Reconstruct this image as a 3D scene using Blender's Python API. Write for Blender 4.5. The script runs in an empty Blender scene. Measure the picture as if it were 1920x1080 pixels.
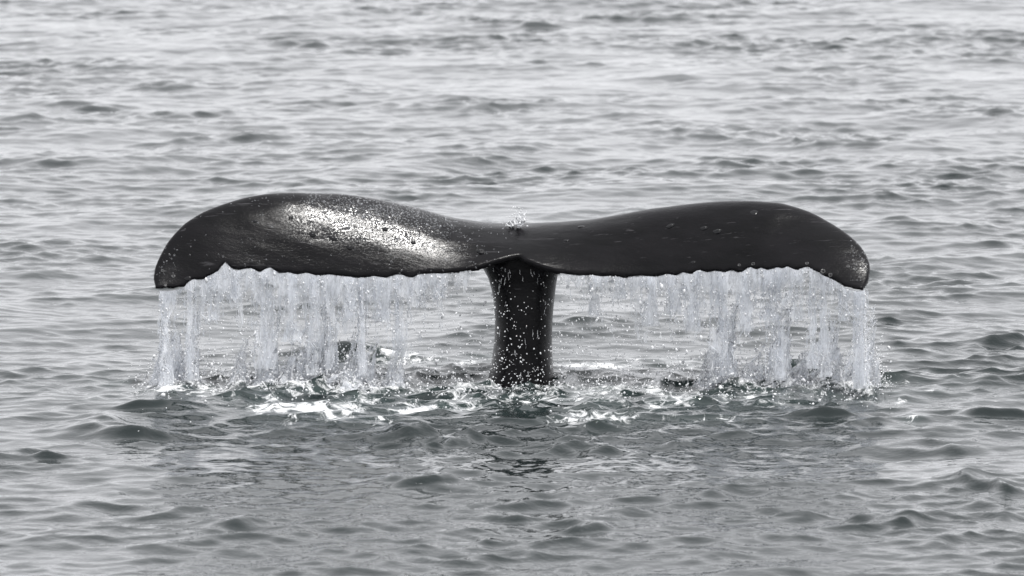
import bpy, bmesh, math, random
import numpy as np
from mathutils import Vector

rng = np.random.default_rng(11)
random.seed(11)
scene = bpy.context.scene
col = scene.collection
R = math.radians

# ------------------------------------------------------------------ camera
DIST, DEP, SPAN = 40.0, R(6.3), 6.43          # metres to the whale, depression, picture width there
LOOK = np.array([0.0, 0.0, 0.61])
CAM = LOOK + DIST * np.array([0.0, -math.cos(DEP), math.sin(DEP)])
cam = bpy.data.cameras.new('camera')
cam.sensor_width = 36.0
cam.lens = 36.0 * DIST / SPAN
cam.clip_start = 0.5
cam.clip_end = 20000.0
cam.dof.use_dof = True
cam.dof.focus_distance = DIST - 0.1
cam.dof.aperture_fstop = 5.0
co = bpy.data.objects.new('camera', cam)
col.objects.link(co)
co.location = CAM
co.rotation_euler = (math.pi / 2 - DEP, 0, 0)
scene.camera = co

# ------------------------------------------------------------------ sky, sun, exposure
SUN_EL, SUN_AZ = R(71.0), R(137.0)             # azimuth measured from +Y (beyond the whale) towards +X
world = bpy.data.worlds.new('World')
scene.world = world
world.use_nodes = True
wn = world.node_tree.nodes
wl = world.node_tree.links
wn.clear()
sky = wn.new('ShaderNodeTexSky')
sky.sky_type = 'NISHITA'
sky.sun_disc = False
sky.sun_elevation = SUN_EL
sky.sun_rotation = SUN_AZ
sky.dust_density = 4.0
sky.ozone_density = 1.0
hsv = wn.new('ShaderNodeHueSaturation')
hsv.inputs['Saturation'].default_value = 0.16
cloud = wn.new('ShaderNodeMix')
cloud.data_type = 'RGBA'
cloud.inputs['Factor'].default_value = 0.92      # even overcast over the clear sky
cloud.inputs['B'].default_value = (8.46, 8.52, 8.84, 1)
bg = wn.new('ShaderNodeBackground')
bg.inputs['Strength'].default_value = 0.11
wo = wn.new('ShaderNodeOutputWorld')
wl.new(sky.outputs[0], hsv.inputs['Color'])
wl.new(hsv.outputs[0], cloud.inputs['A'])
wl.new(cloud.outputs['Result'], bg.inputs['Color'])
wl.new(bg.outputs[0], wo.inputs['Surface'])

sun = bpy.data.lights.new('sun', 'SUN')
sun.energy = 2.6
sun.angle = R(2.0)
sun.color = (1.0, 0.98, 0.95)
so = bpy.data.objects.new('sun', sun)
col.objects.link(so)
sdir = Vector((math.sin(SUN_AZ) * math.cos(SUN_EL), math.cos(SUN_AZ) * math.cos(SUN_EL), math.sin(SUN_EL)))
so.rotation_euler = sdir.to_track_quat('Z', 'Y').to_euler()
so.location = (0, 0, 30)

vs = scene.view_settings
vs.view_transform = 'Standard'
vs.look = 'None'
vs.exposure = 0.52
vs.gamma = 1.0
vs.use_curve_mapping = False
scene.cycles.max_bounces = 14
scene.cycles.transmission_bounces = 12
scene.cycles.transparent_max_bounces = 40
scene.cycles.glossy_bounces = 5
scene.cycles.caustics_reflective = False
scene.cycles.caustics_refractive = False
scene.cycles.sample_clamp_indirect = 6.0
scene.cycles.use_denoising = True

# ------------------------------------------------------------------ photo measurements -> metres
FWD = np.array([0.0, math.cos(DEP), -math.sin(DEP)])
UP = np.array([0.0, math.sin(DEP), math.cos(DEP)])
RIGHT = np.array([1.0, 0.0, 0.0])
def ray(px, py):
    a = (np.asarray(px, float) - 960.0) / 1920.0 * SPAN / DIST
    b = (540.0 - np.asarray(py, float)) / 1920.0 * SPAN / DIST
    return FWD + a[..., None] * RIGHT + b[..., None] * UP
def at_depth(px, py, y):
    d = ray(px, py)
    t = (np.asarray(y, float) - CAM[1]) / d[..., 1]
    return CAM + d * t[..., None]
def on_sea(px, py):
    d = ray(px, py)
    return CAM + d * (-CAM[2] / d[..., 2])[..., None]

# ------------------------------------------------------------------ materials
def new_mat(name):
    m = bpy.data.materials.new(name)
    m.use_nodes = True
    n = m.node_tree.nodes
    n.clear()
    return m, n, m.node_tree.links
def noise(n, l, vec, scale, detail=3, rough=0.55):
    t = n.new('ShaderNodeTexNoise')
    t.inputs['Scale'].default_value = scale
    t.inputs['Detail'].default_value = detail
    t.inputs['Roughness'].default_value = rough
    l.new(vec, t.inputs['Vector'])
    return t

# sea
M_SEA, n, l = new_mat('sea_water')
tc = n.new('ShaderNodeTexCoord')
mp = n.new('ShaderNodeMapping'); mp.inputs['Scale'].default_value = (0.8, 1.0, 1.0); mp.inputs['Rotation'].default_value = (0, 0, R(25))
l.new(tc.outputs['Object'], mp.inputs['Vector'])
n1 = noise(n, l, mp.outputs[0], 9.0, 3, 0.6)
n2 = noise(n, l, mp.outputs[0], 34.0, 2, 0.5)
chop = n.new('ShaderNodeAttribute'); chop.attribute_name = 'chop'
foam = n.new('ShaderNodeAttribute'); foam.attribute_name = 'foam'
aer = n.new('ShaderNodeAttribute'); aer.attribute_name = 'aerated'
add = n.new('ShaderNodeMath'); add.operation = 'MULTIPLY_ADD'; add.inputs[1].default_value = 0.25
l.new(n2.outputs['Fac'], add.inputs[0]); l.new(n1.outputs['Fac'], add.inputs[2])
bstr = n.new('ShaderNodeMath'); bstr.operation = 'MULTIPLY'; bstr.inputs[1].default_value = 0.17
l.new(chop.outputs['Fac'], bstr.inputs[0])
bump = n.new('ShaderNodeBump'); bump.inputs['Distance'].default_value = 0.02
l.new(bstr.outputs[0], bump.inputs['Strength'])
l.new(add.outputs[0], bump.inputs['Height'])
wcol = n.new('ShaderNodeMix'); wcol.data_type = 'RGBA'
wcol.inputs['A'].default_value = (0.009, 0.0138, 0.014, 1)
wcol.inputs['B'].default_value = (0.055, 0.074, 0.072, 1)
l.new(aer.outputs['Fac'], wcol.inputs['Factor'])
pw = n.new('ShaderNodeBsdfPrincipled')
pw.inputs['Roughness'].default_value = 0.03
pw.inputs['IOR'].default_value = 1.333
l.new(wcol.outputs['Result'], pw.inputs['Base Color'])
l.new(bump.outputs[0], pw.inputs['Normal'])
pf = n.new('ShaderNodeBsdfPrincipled')
pf.inputs['Base Color'].default_value = (0.78, 0.79, 0.80, 1)
pf.inputs['Roughness'].default_value = 0.6
fb = n.new('ShaderNodeBump'); fb.inputs['Distance'].default_value = 0.015; fb.inputs['Strength'].default_value = 0.8
fn = noise(n, l, tc.outputs['Object'], 60.0, 3, 0.6)
l.new(fn.outputs['Fac'], fb.inputs['Height']); l.new(fb.outputs[0], pf.inputs['Normal'])
fmix = n.new('ShaderNodeMixShader')
fm1 = n.new('ShaderNodeMapping'); fm1.inputs['Scale'].default_value = (1.0, 0.55, 1.0); l.new(tc.outputs['Object'], fm1.inputs['Vector'])
fna = noise(n, l, fm1.outputs[0], 9.0, 7, 0.7); fna.inputs['Distortion'].default_value = 1.2
fsum = n.new('ShaderNodeMath'); fsum.operation = 'MULTIPLY_ADD'; fsum.inputs[1].default_value = 0.62
fc = n.new('ShaderNodeMath'); fc.operation = 'MULTIPLY_ADD'; fc.inputs[1].default_value = 2.2; fc.inputs[2].default_value = -0.6
l.new(fna.outputs['Fac'], fc.inputs[0])
l.new(foam.outputs['Fac'], fsum.inputs[0]); l.new(fc.outputs[0], fsum.inputs[2])
fr = n.new('ShaderNodeMapRange'); fr.interpolation_type = 'SMOOTHSTEP'; fr.inputs['From Min'].default_value = 0.86; fr.inputs['From Max'].default_value = 1.3
l.new(fsum.outputs[0], fr.inputs[0]); l.new(fr.outputs[0], fmix.inputs[0]); l.new(pw.outputs[0], fmix.inputs[1]); l.new(pf.outputs[0], fmix.inputs[2])
out = n.new('ShaderNodeOutputMaterial'); l.new(fmix.outputs[0], out.inputs['Surface'])

# wet whale skin
M_SKIN, n, l = new_mat('wet_whale_skin')
tc = n.new('ShaderNodeTexCoord')
mp = n.new('ShaderNodeMapping'); mp.inputs['Scale'].default_value = (0.6, 1.0, 1.6)
l.new(tc.outputs['Object'], mp.inputs['Vector'])
na = noise(n, l, mp.outputs[0], 5.0, 5, 0.6)
nb = noise(n, l, mp.outputs[0], 45.0, 4, 0.6)
nc = noise(n, l, mp.outputs[0], 190.0, 2, 0.5)
cr = n.new('ShaderNodeValToRGB')
cr.color_ramp.elements[0].position = 0.3; cr.color_ramp.elements[0].color = (0.002, 0.002, 0.0024, 1)
cr.color_ramp.elements[1].position = 0.75; cr.color_ramp.elements[1].color = (0.0065, 0.006, 0.0072, 1)
l.new(na.outputs['Fac'], cr.inputs[0])
ms = n.new('ShaderNodeMapping'); ms.inputs['Scale'].default_value = (1.2, 14.0, 14.0); ms.inputs['Rotation'].default_value = (0, R(18), R(12))
l.new(tc.outputs['Object'], ms.inputs['Vector'])
nsc = noise(n, l, ms.outputs[0], 3.2, 4, 0.62)
sr = n.new('ShaderNodeMapRange'); sr.inputs['From Min'].default_value = 0.63; sr.inputs['From Max'].default_value = 0.72; sr.inputs['To Max'].default_value = 0.7
l.new(nsc.outputs['Fac'], sr.inputs[0])
scar = n.new('ShaderNodeMix'); scar.data_type = 'RGBA'; scar.inputs['B'].default_value = (0.045, 0.044, 0.047, 1)
l.new(sr.outputs[0], scar.inputs['Factor']); l.new(cr.outputs[0], scar.inputs['A'])
rr = n.new('ShaderNodeMapRange'); rr.inputs['To Min'].default_value = 0.18; rr.inputs['To Max'].default_value = 0.28
l.new(nb.outputs['Fac'], rr.inputs[0])
b1 = n.new('ShaderNodeBump'); b1.inputs['Distance'].default_value = 0.006; b1.inputs['Strength'].default_value = 0.28
l.new(nb.outputs['Fac'], b1.inputs['Height'])
b2 = n.new('ShaderNodeBump'); b2.inputs['Distance'].default_value = 0.002; b2.inputs['Strength'].default_value = 0.35
l.new(nc.outputs['Fac'], b2.inputs['Height']); l.new(b1.outputs[0], b2.inputs['Normal'])
wet = n.new('ShaderNodeAttribute'); wet.attribute_name = 'wet'
vo = n.new('ShaderNodeTexVoronoi'); vo.inputs['Scale'].default_value = 115.0
l.new(tc.outputs['Object'], vo.inputs['Vector'])
sub = n.new('ShaderNodeVectorMath'); sub.operation = 'SUBTRACT'; sub.inputs[1].default_value = (0.5, 0.5, 0.5)
l.new(vo.outputs['Color'], sub.inputs[0])
amt = n.new('ShaderNodeMath'); amt.operation = 'MULTIPLY'; amt.inputs[1].default_value = 0.26
l.new(wet.outputs['Fac'], amt.inputs[0])
scl = n.new('ShaderNodeVectorMath'); scl.operation = 'SCALE'
l.new(sub.outputs[0], scl.inputs[0]); l.new(amt.outputs[0], scl.inputs['Scale'])
addn = n.new('ShaderNodeVectorMath'); addn.operation = 'ADD'
l.new(b2.outputs[0], addn.inputs[0]); l.new(scl.outputs[0], addn.inputs[1])
nrm = n.new('ShaderNodeVectorMath'); nrm.operation = 'NORMALIZE'; l.new(addn.outputs[0], nrm.inputs[0])
rmix = n.new('ShaderNodeMix'); rmix.data_type = 'FLOAT'; rmix.inputs['B'].default_value = 0.12
l.new(wet.outputs['Fac'], rmix.inputs['Factor']); l.new(rr.outputs[0], rmix.inputs['A'])
smix = n.new('ShaderNodeMapRange'); smix.inputs['To Min'].default_value = 0.2; smix.inputs['To Max'].default_value = 0.9
l.new(wet.outputs['Fac'], smix.inputs[0])
ps = n.new('ShaderNodeBsdfPrincipled')
ps.inputs['IOR'].default_value = 1.36
l.new(smix.outputs[0], ps.inputs['Specular IOR Level'])
l.new(scar.outputs['Result'], ps.inputs['Base Color']); l.new(rmix.outputs['Result'], ps.inputs['Roughness']); l.new(nrm.outputs[0], ps.inputs['Normal'])
out = n.new('ShaderNodeOutputMaterial'); l.new(ps.outputs[0], out.inputs['Surface'])

# barnacles
M_BARN, n, l = new_mat('barnacle_shell')
tc = n.new('ShaderNodeTexCoord')
na = noise(n, l, tc.outputs['Object'], 60.0, 4)
cr = n.new('ShaderNodeValToRGB')
cr.color_ramp.elements[0].color = (0.02, 0.02, 0.022, 1); cr.color_ramp.elements[1].color = (0.045, 0.045, 0.045, 1)
l.new(na.outputs['Fac'], cr.inputs[0])
ps = n.new('ShaderNodeBsdfPrincipled'); ps.inputs['Roughness'].default_value = 0.3
l.new(cr.outputs[0], ps.inputs['Base Color'])
out = n.new('ShaderNodeOutputMaterial'); l.new(ps.outputs[0], out.inputs['Surface'])

M_LUMP, n, l = new_mat('wet_knob')
ps = n.new('ShaderNodeBsdfPrincipled'); ps.inputs['Base Color'].default_value = (0.008, 0.008, 0.009, 1); ps.inputs['Roughness'].default_value = 0.22; ps.inputs['Specular IOR Level'].default_value = 0.22
out = n.new('ShaderNodeOutputMaterial'); l.new(ps.outputs[0], out.inputs['Surface'])

# falling water: clear water with a share of air bubbles in it
def water_mat(name, clear, rough=0.08, tint=(0.93, 0.95, 0.985)):
    m, n, l = new_mat(name)
    t0 = n.new('ShaderNodeBsdfTransparent'); t0.inputs['Color'].default_value = (1.0, 1.0, 1.0, 1)
    d = n.new('ShaderNodeBsdfDiffuse'); d.inputs['Color'].default_value = tint + (1,)
    t = n.new('ShaderNodeBsdfTranslucent'); t.inputs['Color'].default_value = tint + (1,)
    dt = n.new('ShaderNodeMixShader'); dt.inputs[0].default_value = 0.6
    l.new(d.outputs[0], dt.inputs[1]); l.new(t.outputs[0], dt.inputs[2])
    mx = n.new('ShaderNodeMixShader')
    tcw = n.new('ShaderNodeTexCoord'); mpw = n.new('ShaderNodeMapping'); mpw.inputs['Scale'].default_value = (1.0, 1.0, 0.28)
    l.new(tcw.outputs['Object'], mpw.inputs['Vector'])
    nw = noise(n, l, mpw.outputs[0], 48.0, 4, 0.6)
    th_ = n.new('ShaderNodeMapRange'); th_.inputs['From Min'].default_value = 0.34; th_.inputs['From Max'].default_value = 0.66     # thick and thin places in the water
    th_.inputs['To Min'].default_value = (1.0 - clear) * 0.25; th_.inputs['To Max'].default_value = min(1.0, (1.0 - clear) * 1.9)
    l.new(nw.outputs['Fac'], th_.inputs[0]); l.new(th_.outputs[0], mx.inputs[0])
    l.new(t0.outputs[0], mx.inputs[1]); l.new(dt.outputs[0], mx.inputs[2])
    g = n.new('ShaderNodeBsdfGlossy'); g.inputs['Roughness'].default_value = rough
    lw = n.new('ShaderNodeLayerWeight'); lw.inputs['Blend'].default_value = 0.5
    fp = n.new('ShaderNodeMath'); fp.operation = 'POWER'; fp.inputs[1].default_value = 4.0
    l.new(lw.outputs['Facing'], fp.inputs[0])
    fz = n.new('ShaderNodeMapRange'); fz.inputs['To Min'].default_value = 0.03; fz.inputs['To Max'].default_value = 0.55
    l.new(fp.outputs[0], fz.inputs[0])
    gm = n.new('ShaderNodeMixShader')
    l.new(fz.outputs[0], gm.inputs[0]); l.new(mx.outputs[0], gm.inputs[1]); l.new(g.outputs[0], gm.inputs[2])
    o = n.new('ShaderNodeOutputMaterial'); l.new(gm.outputs[0], o.inputs['Surface'])
    return m
M_FALL = water_mat('falling_water', 0.6)
M_FILM = water_mat('water_film', 0.56, 0.15)
M_MILK = water_mat('aerated_film', 0.42, 0.2)
M_SPLASH = water_mat('splashing_water', 0.25)
def drop_mat(name, air):
    m, n, l = new_mat(name)
    g = n.new('ShaderNodeBsdfPrincipled')
    g.inputs['Base Color'].default_value = (1, 1, 1, 1)
    g.inputs['Transmission Weight'].default_value = 1.0
    g.inputs['IOR'].default_value = 1.33
    g.inputs['Roughness'].default_value = 0.04
    d = n.new('ShaderNodeBsdfDiffuse'); d.inputs['Color'].default_value = (0.95, 0.96, 0.98, 1)
    mx = n.new('ShaderNodeMixShader'); mx.inputs[0].default_value = air
    l.new(g.outputs[0], mx.inputs[1]); l.new(d.outputs[0], mx.inputs[2])
    o = n.new('ShaderNodeOutputMaterial'); l.new(mx.outputs[0], o.inputs['Surface'])
    return m
M_RIM = drop_mat('water_drop', 0.7)
M_DROP = water_mat('clear_droplet', 0.9, 0.12)

# ------------------------------------------------------------------ mesh helpers
def mesh_obj(name, verts, faces, mat, parent=None, smooth=True, quads=True):
    me = bpy.data.meshes.new(name)
    verts = np.ascontiguousarray(verts, dtype=np.float32)
    faces = np.ascontiguousarray(faces, dtype=np.int32)
    k = faces.shape[1]
    me.vertices.add(len(verts)); me.vertices.foreach_set('co', verts.ravel())
    me.loops.add(faces.size); me.loops.foreach_set('vertex_index', faces.ravel())
    me.polygons.add(len(faces))
    me.polygons.foreach_set('loop_start', np.arange(0, faces.size, k, dtype=np.int32))
    me.update(calc_edges=True)
    me.validate()
    if smooth:
        me.polygons.foreach_set('use_smooth', np.ones(len(me.polygons), dtype=bool))
    me.materials.append(mat)
    o = bpy.data.objects.new(name, me)
    col.objects.link(o)
    if parent is not None:
        o.parent = parent
    return o
def tag(o, label=None, cat=None, group=None, kind=None):
    for k, v in (('label', label), ('category', cat), ('group', group), ('kind', kind)):
        if v: o[k] = v
    return o

# ------------------------------------------------------------------ the sea
def wave_tile(N, L, lmin, lmax, slope, wind, spread, seed, power=-4.0, pad=1):
    """periodic height field and its choppy sideways displacement, rms slope given"""
    r = np.random.default_rng(seed)
    kx = 2 * np.pi * np.fft.fftfreq(N, L / N)
    KX, KY = np.meshgrid(kx, kx, indexing='xy')
    K = np.hypot(KX, KY); K[0, 0] = 1
    band = np.exp(-(K * lmin / (2 * np.pi)) ** 4) * np.exp(-(2 * np.pi / lmax / K) ** 4)
    c = (KX * math.cos(wind) + KY * math.sin(wind)) / K
    amp = np.sqrt(K ** power) * band * (spread + (1 - spread) * np.abs(c) ** 2)
    amp[0, 0] = 0
    H = amp * (r.normal(size=(N, N)) + 1j * r.normal(size=(N, N)))
    h = np.fft.ifft2(H).real
    sx = np.fft.ifft2(1j * KX * H).real; sy = np.fft.ifft2(1j * KY * H).real
    s = slope / math.sqrt((sx ** 2 + sy ** 2).mean())
    # real part taken of a non-Hermitian field: the Hilbert partner keeps the same phase
    dx = np.fft.ifft2(1j * KX / K * H).real; dy = np.fft.ifft2(1j * KY / K * H).real
    return (h * s, dx * s, dy * s, L)
def sample(f, L, x, y):
    N = f.shape[0]
    u = (x / L * N) % N; v = (y / L * N) % N
    i = np.floor(u).astype(int) % N; j = np.floor(v).astype(int) % N
    a = u - np.floor(u); b = v - np.floor(v)
    i1 = (i + 1) % N; j1 = (j + 1) % N
    return (f[j, i] * (1 - a) * (1 - b) + f[j, i1] * a * (1 - b) + f[j1, i] * (1 - a) * b + f[j1, i1] * a * b)

T_BIG = wave_tile(2048, 48.0, 0.55, 5.0, 0.046, R(-70), 0.45, 3)
T_MID = wave_tile(1024, 11.0, 0.16, 0.8, 0.082, R(-65), 0.35, 5)
T_MIX = wave_tile(1024, 7.3, 0.085, 0.34, 0.084, R(-110), 0.35, 8)
T_PATCH = wave_tile(512, 37.0, 3.0, 14.0, 1.0, R(0), 1.0, 21)[0]
T_PATCH = T_PATCH / T_PATCH.std()
T_SPL = wave_tile(1024, 6.1, 0.09, 0.6, 1.0, R(0), 0.9, 30)
T_FOAM = wave_tile(1024, 5.3, 0.05, 0.6, 1.0, R(0), 1.0, 40, power=-3.0)[0]
T_FOAM = T_FOAM / T_FOAM.std()

def axis(core0, core1, step, far, slow=0.0, rate=1.02):
    a = list(np.arange(core0, core1 + 1e-6, step))
    s, v, up = step, core1, []
    while v < far:
        s *= rate if v < core1 + slow else 1.22; v += s; up.append(v)
    s, v, dn = step, core0, []
    while v > -far:
        s *= rate if v > core0 - slow else 1.22; v -= s; dn.append(v)
    return np.array(dn[::-1] + a + up)
xs = axis(-5.2, 5.2, 0.0255, 9000.0, 9.0, 1.02)
ys_core = [-9.0]
while ys_core[-1] < 46.0:
    y = ys_core[-1]
    ys_core.append(y + (0.022 if -2.2 < y < 2.2 else 0.034 if y < 5 else 0.048 if y < 16 else 0.075))
tail_up = axis(0, 0.04, 0.04, 9000.0, 25.0, 1.06); tail_up = tail_up[tail_up > 0.04]
ys = np.concatenate([-9.0 - tail_up[::-1], np.array(ys_core), ys_core[-1] + tail_up])
GX, GY = np.meshgrid(xs, ys, indexing='xy')

# crests that stand out in the photograph: (px, py, half width px, height m, skew)
CRESTS = [(640, 662, 95, .16, 0), (230, 806, 110, .13, -.25), (180, 788, 60, .08, -.2), (770, 798, 40, .10, 0), (850, 822, 50, .10, .2),
          (1545, 776, 60, .06, 0), (1120, 832, 70, .11, .1), (1760, 830, 75, .09, -.1), (1870, 770, 80, .05, 0),
          (1110, 982, 70, .06, .1), (970, 962, 45, .05, 0), (1720, 985, 60, .06, 0), (1840, 912, 90, .07, -.1),
          (1560, 965, 110, .045, 0), (345, 962, 55, .055, 0), (420, 980, 45, .045, 0), (60, 845, 120, .05, -.1),
          (780, 905, 80, .04, 0), (400, 252, 80, .15, .35), (340, 285, 30, .08, 0), (1390, 305, 45, .14, 0),
          (1290, 296, 60, .09, -.3), (1440, 318, 90, .09, -.1), (1160, 210, 35, .14, -.2), (1820, 203, 110, .10, -.2),
          (575, 75, 40, .26, 0), (1000, 42, 55, .2, -.2), (300, 154, 50, .12, 0), (570, 188, 28, .14, 0),
          (1240, 30, 60, .22, -.2), (90, 507, 80, .09, 0), (190, 362, 30, .1, 0), (20, 378, 40, .1, 0),
          (1870, 700, 45, .07, .2), (1490, 690, 40, .09, 0), (1700, 555, 70, .05, 0), (1880, 625, 60, .06, 0),
          (620, 335, 90, .07, .1), (910, 330, 40, .09, 0), (880, 178, 60, .13, 0), (150, 195, 60, .13, -.2),
          (700, 90, 70, .15, 0), (1290, 145, 40, .13, 0), (1660, 405, 40, .07, 0), (60, 222, 40, .12, -.1),
          (1540, 270, 60, .07, 0), (460, 300, 50, .06, 0), (1090, 275, 60, .06, 0), (240, 765, 70, .05, 0)]

def splash_zone(x, y):
    """1 inside the ring of water stirred up under the flukes, 0 outside"""
    q = ((x - 0.05) / 2.55) ** 2 + ((y + 0.15) / 1.35) ** 2
    return np.exp(-q ** 2)
FOAM_SPOTS = [(590, 771, 110, 11, 1.0), (500, 772, 50, 8, .8), (785, 766, 60, 9, .9), (1120, 786, 90, 7, .8), (1230, 762, 25, 10, .7),
              (1110, 690, 90, 9, 1.0), (1180, 705, 120, 8, .8), (745, 672, 60, 9, .9), (330, 722, 60, 9, .9), (450, 706, 70, 9, .8),
              (600, 700, 120, 11, .9), (720, 712, 60, 9, .8), (1350, 712, 60, 10, .9), (1500, 722, 130, 9, .85), (1610, 731, 45, 8, 1.0),
              (1300, 790, 90, 6, .5), (930, 668, 60, 6, .55), (1260, 670, 80, 6, .5), (1400, 762, 120, 8, .5), (1710, 792, 22, 6, .7),
              (680, 742, 160, 8, .6), (480, 730, 50, 7, .8), (560, 728, 60, 7, .85), (640, 728, 60, 7, .85), (720, 727, 50, 7, .7), (800, 726, 50, 6, .6), (1150, 727, 60, 6, .6), (1250, 727, 50, 6, .6), (1350, 728, 60, 7, .9), (1430, 729, 50, 7, .75), (1520, 732, 60, 7, .85), (310, 738, 45, 7, .9), (380, 734, 45, 7, .7), (1612, 738, 40, 7, .9), (420, 742, 90, 7, .6), (950, 752, 70, 6, .6), (1010, 738, 90, 6, .7), (1230, 735, 100, 7, .7), (1450, 748, 90, 6, .6), (1590, 748, 60, 6, .6), (640, 786, 90, 5, .6), (820, 700, 80, 8, .7), (880, 680, 60, 6, .7), (880, 725, 60, 6, .5), (1060, 716, 40, 6, .8), (1150, 765, 120, 6, .4)]

def sea_height(x, y, fade=1.0):
    calm = np.exp(-((x - 0.1) / 3.6) ** 2 - ((y + 3.2) / 2.3) ** 2)      # slick the whale leaves behind
    patch = np.clip(np.exp(0.24 * sample(T_PATCH, 37.0, x, y) + 0.30 * sample(T_PATCH, 37.0, 3.1 * x + 5, 3.1 * y)) * .95, 0.4, 1.8)
    gy = np.clip(1.02 + 0.003 * y, 0.98, 1.12)
    am = patch * (1 + 0.25 * calm) * gy
    h = 0; dx = 0; dy = 0
    for t, a in ((T_BIG, gy), (T_MID, am), (T_MIX, am)):
        h = h + sample(t[0], t[3], x, y) * a
        dx = dx + sample(t[1], t[3], x, y) * a
        dy = dy + sample(t[2], t[3], x, y) * a
    z = splash_zone(x, y)
    h = h + z * 0.26 * sample(T_SPL[0], T_SPL[3], x, y)
    dx = dx + z * 0.26 * sample(T_SPL[1], T_SPL[3], x, y)
    dy = dy + z * 0.26 * sample(T_SPL[2], T_SPL[3], x, y)
    z2 = np.exp(-(x / 3.0) ** 2 - ((y + 3.2) / 2.6) ** 2)
    for k, q in ((0.07, 1.0),):
        h = h + z2 * k / q * sample(T_SPL[0], T_SPL[3], q * x + 2, q * y + 1)
    h = h + .13 * np.exp(-((x - .1) / .9) ** 2 - ((y + 4.4) / 1.5) ** 2) * sample(T_SPL[0], T_SPL[3], 1.4 * x, 1.4 * y) / 1.4
    return h * fade, dx * fade, dy * fade, calm, z, am

fade = np.clip(np.minimum(np.minimum((GX + 15) / 5.0, (15 - GX) / 5.0), np.minimum((GY + 22) / 8.0, (85 - GY) / 30.0)), 0, 1)
Hh, DX, DY, CALM, ZONE, AM = sea_height(GX, GY, fade)
jig = sample(T_MID[0], T_MID[3], GX * 0.8 + 3, GY * 0.8)
jig = jig / jig.std(); H0 = Hh.copy()
def local_box(px, py, rx, ry):
    i0, i1 = np.searchsorted(xs, [px - rx, px + rx]); j0, j1 = np.searchsorted(ys, [py - ry, py + ry])
    return slice(max(j0, 0), j1), slice(max(i0, 0), i1)
for (px, py, w, hh, skew) in CRESTS:
    c = on_sea(px, py + 6)
    scale = (c[1] - CAM[1]) / DIST * SPAN / 1920
    hh = hh * (0.5 if c[1] > 4 else 1.0); w = w * (1.5 if c[1] > 4 else 1.0)
    wx = w * scale; wy = 0.16 + hh * 0.9 if c[1] > 4 else 0.10 + hh * 0.6
    sl = local_box(c[0], c[1], wx * 3.2 + .2, wy * 6 + .3)
    X = GX[sl] - c[0]; Y = GY[sl] - c[1]
    Y = Y - skew * X * 2.2 + 0.12 * jig[sl]
    Xn = X / wx
    prof = np.where(Y < 0, np.exp(-(Y / wy) ** 2), np.exp(-(Y / (wy * 1.9)) ** 2))
    env = np.exp(-np.abs(Xn) ** 2.2) * prof
    near = 1.0 if c[1] > 4 else 1.6
    Hh[sl] += hh * 0.34 * near * env * (1 + 0.3 * jig[sl]) + 0.5 * env * H0[sl]

FO = np.zeros_like(GX)
MOUNDS = [(310, 728, 40, 70), (350, 722, 40, 50), (455, 708, 34, 60), (505, 712, 36, 60), (555, 714, 40, 60), (590, 708, 36, 60), (618, 704, 30, 70), (665, 708, 36, 60), (745, 690, 34, 40),
          (1350, 714, 44, 70), (1400, 716, 40, 34), (1456, 720, 36, 70), (1548, 722, 36, 60), (1580, 730, 40, 40), (1618, 733, 34, 70)]
for (px, py, w, h) in MOUNDS:
    py = max(py, 727)
    c = on_sea(px, py); wx = w * .55 * SPAN / 1920; wy = .16
    sl = local_box(c[0], c[1], wx * 3, wy * 3)
    e = np.exp(-((GX[sl] - c[0]) / wx) ** 2 - ((GY[sl] - c[1]) / wy) ** 2)
    Hh[sl] += h * .32 * SPAN / 1920 * e * (1 + .25 * jig[sl])
    FO[sl] = np.maximum(FO[sl], 1.3 * e)
fnoise = sample(T_FOAM, 5.3, GX * 0.9, GY * 0.45)
for (px, py, rx, ry, s) in FOAM_SPOTS:
    c = on_sea(px, py)
    sc = SPAN / 1920
    s = s * 1.2
    wx = rx * sc; wy = ry * 1.2 * sc / math.sin(DEP)
    sl = local_box(c[0], c[1], wx * 2.4, wy * 2.4)
    q = ((GX[sl] - c[0]) / wx) ** 2 + ((GY[sl] - c[1]) / wy) ** 2
    FO[sl] = np.maximum(FO[sl], s * np.exp(-q * 0.9))
FOAM = np.clip(FO + 0.06 * fnoise * FO, 0, 1.5)
FO = np.maximum(FO, .60 * ZONE)
FOAM = np.clip(FO + 0.10 * fnoise, 0, 1.5) * (FO > .02)
AER = np.clip(0.6 * ZONE * (0.25 + 0.25 * fnoise) + FO * 0.4, 0, 1)
CH = np.clip(0.55 + 0.9 * AM - 0.1 * CALM + 0.5 * ZONE, 0.25, 2.0) * np.clip(1.15 - 0.008 * np.clip(GY, 0, 60), 0.6, 1.2)
# the grid's own spacing limits what it can carry far out
V = np.stack([GX + 1.6 * DX, GY + 1.6 * DY, Hh], axis=-1).reshape(-1, 3)
ny, nx = GX.shape
idx = np.arange(ny * nx).reshape(ny, nx)
F = np.stack([idx[:-1, :-1], idx[:-1, 1:], idx[1:, 1:], idx[1:, :-1]], axis=-1).reshape(-1, 4)
sea = mesh_obj('sea', V, F, M_SEA)
for nm, arr in (('foam', FOAM), ('aerated', AER), ('chop', CH)):
    at = sea.data.attributes.new(nm, 'FLOAT', 'POINT')
    at.data.foreach_set('value', np.ascontiguousarray(arr.ravel(), dtype=np.float32))
tag(sea, 'grey rippled sea with foam round the whale tail', kind='structure')

def sea_z(x, y):
    x = np.atleast_1d(np.asarray(x, float)); y = np.atleast_1d(np.asarray(y, float))
    i = np.clip(np.searchsorted(xs, x), 0, nx - 1); j = np.clip(np.searchsorted(ys, y), 0, ny - 1)
    return Hh[j, i]

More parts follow.
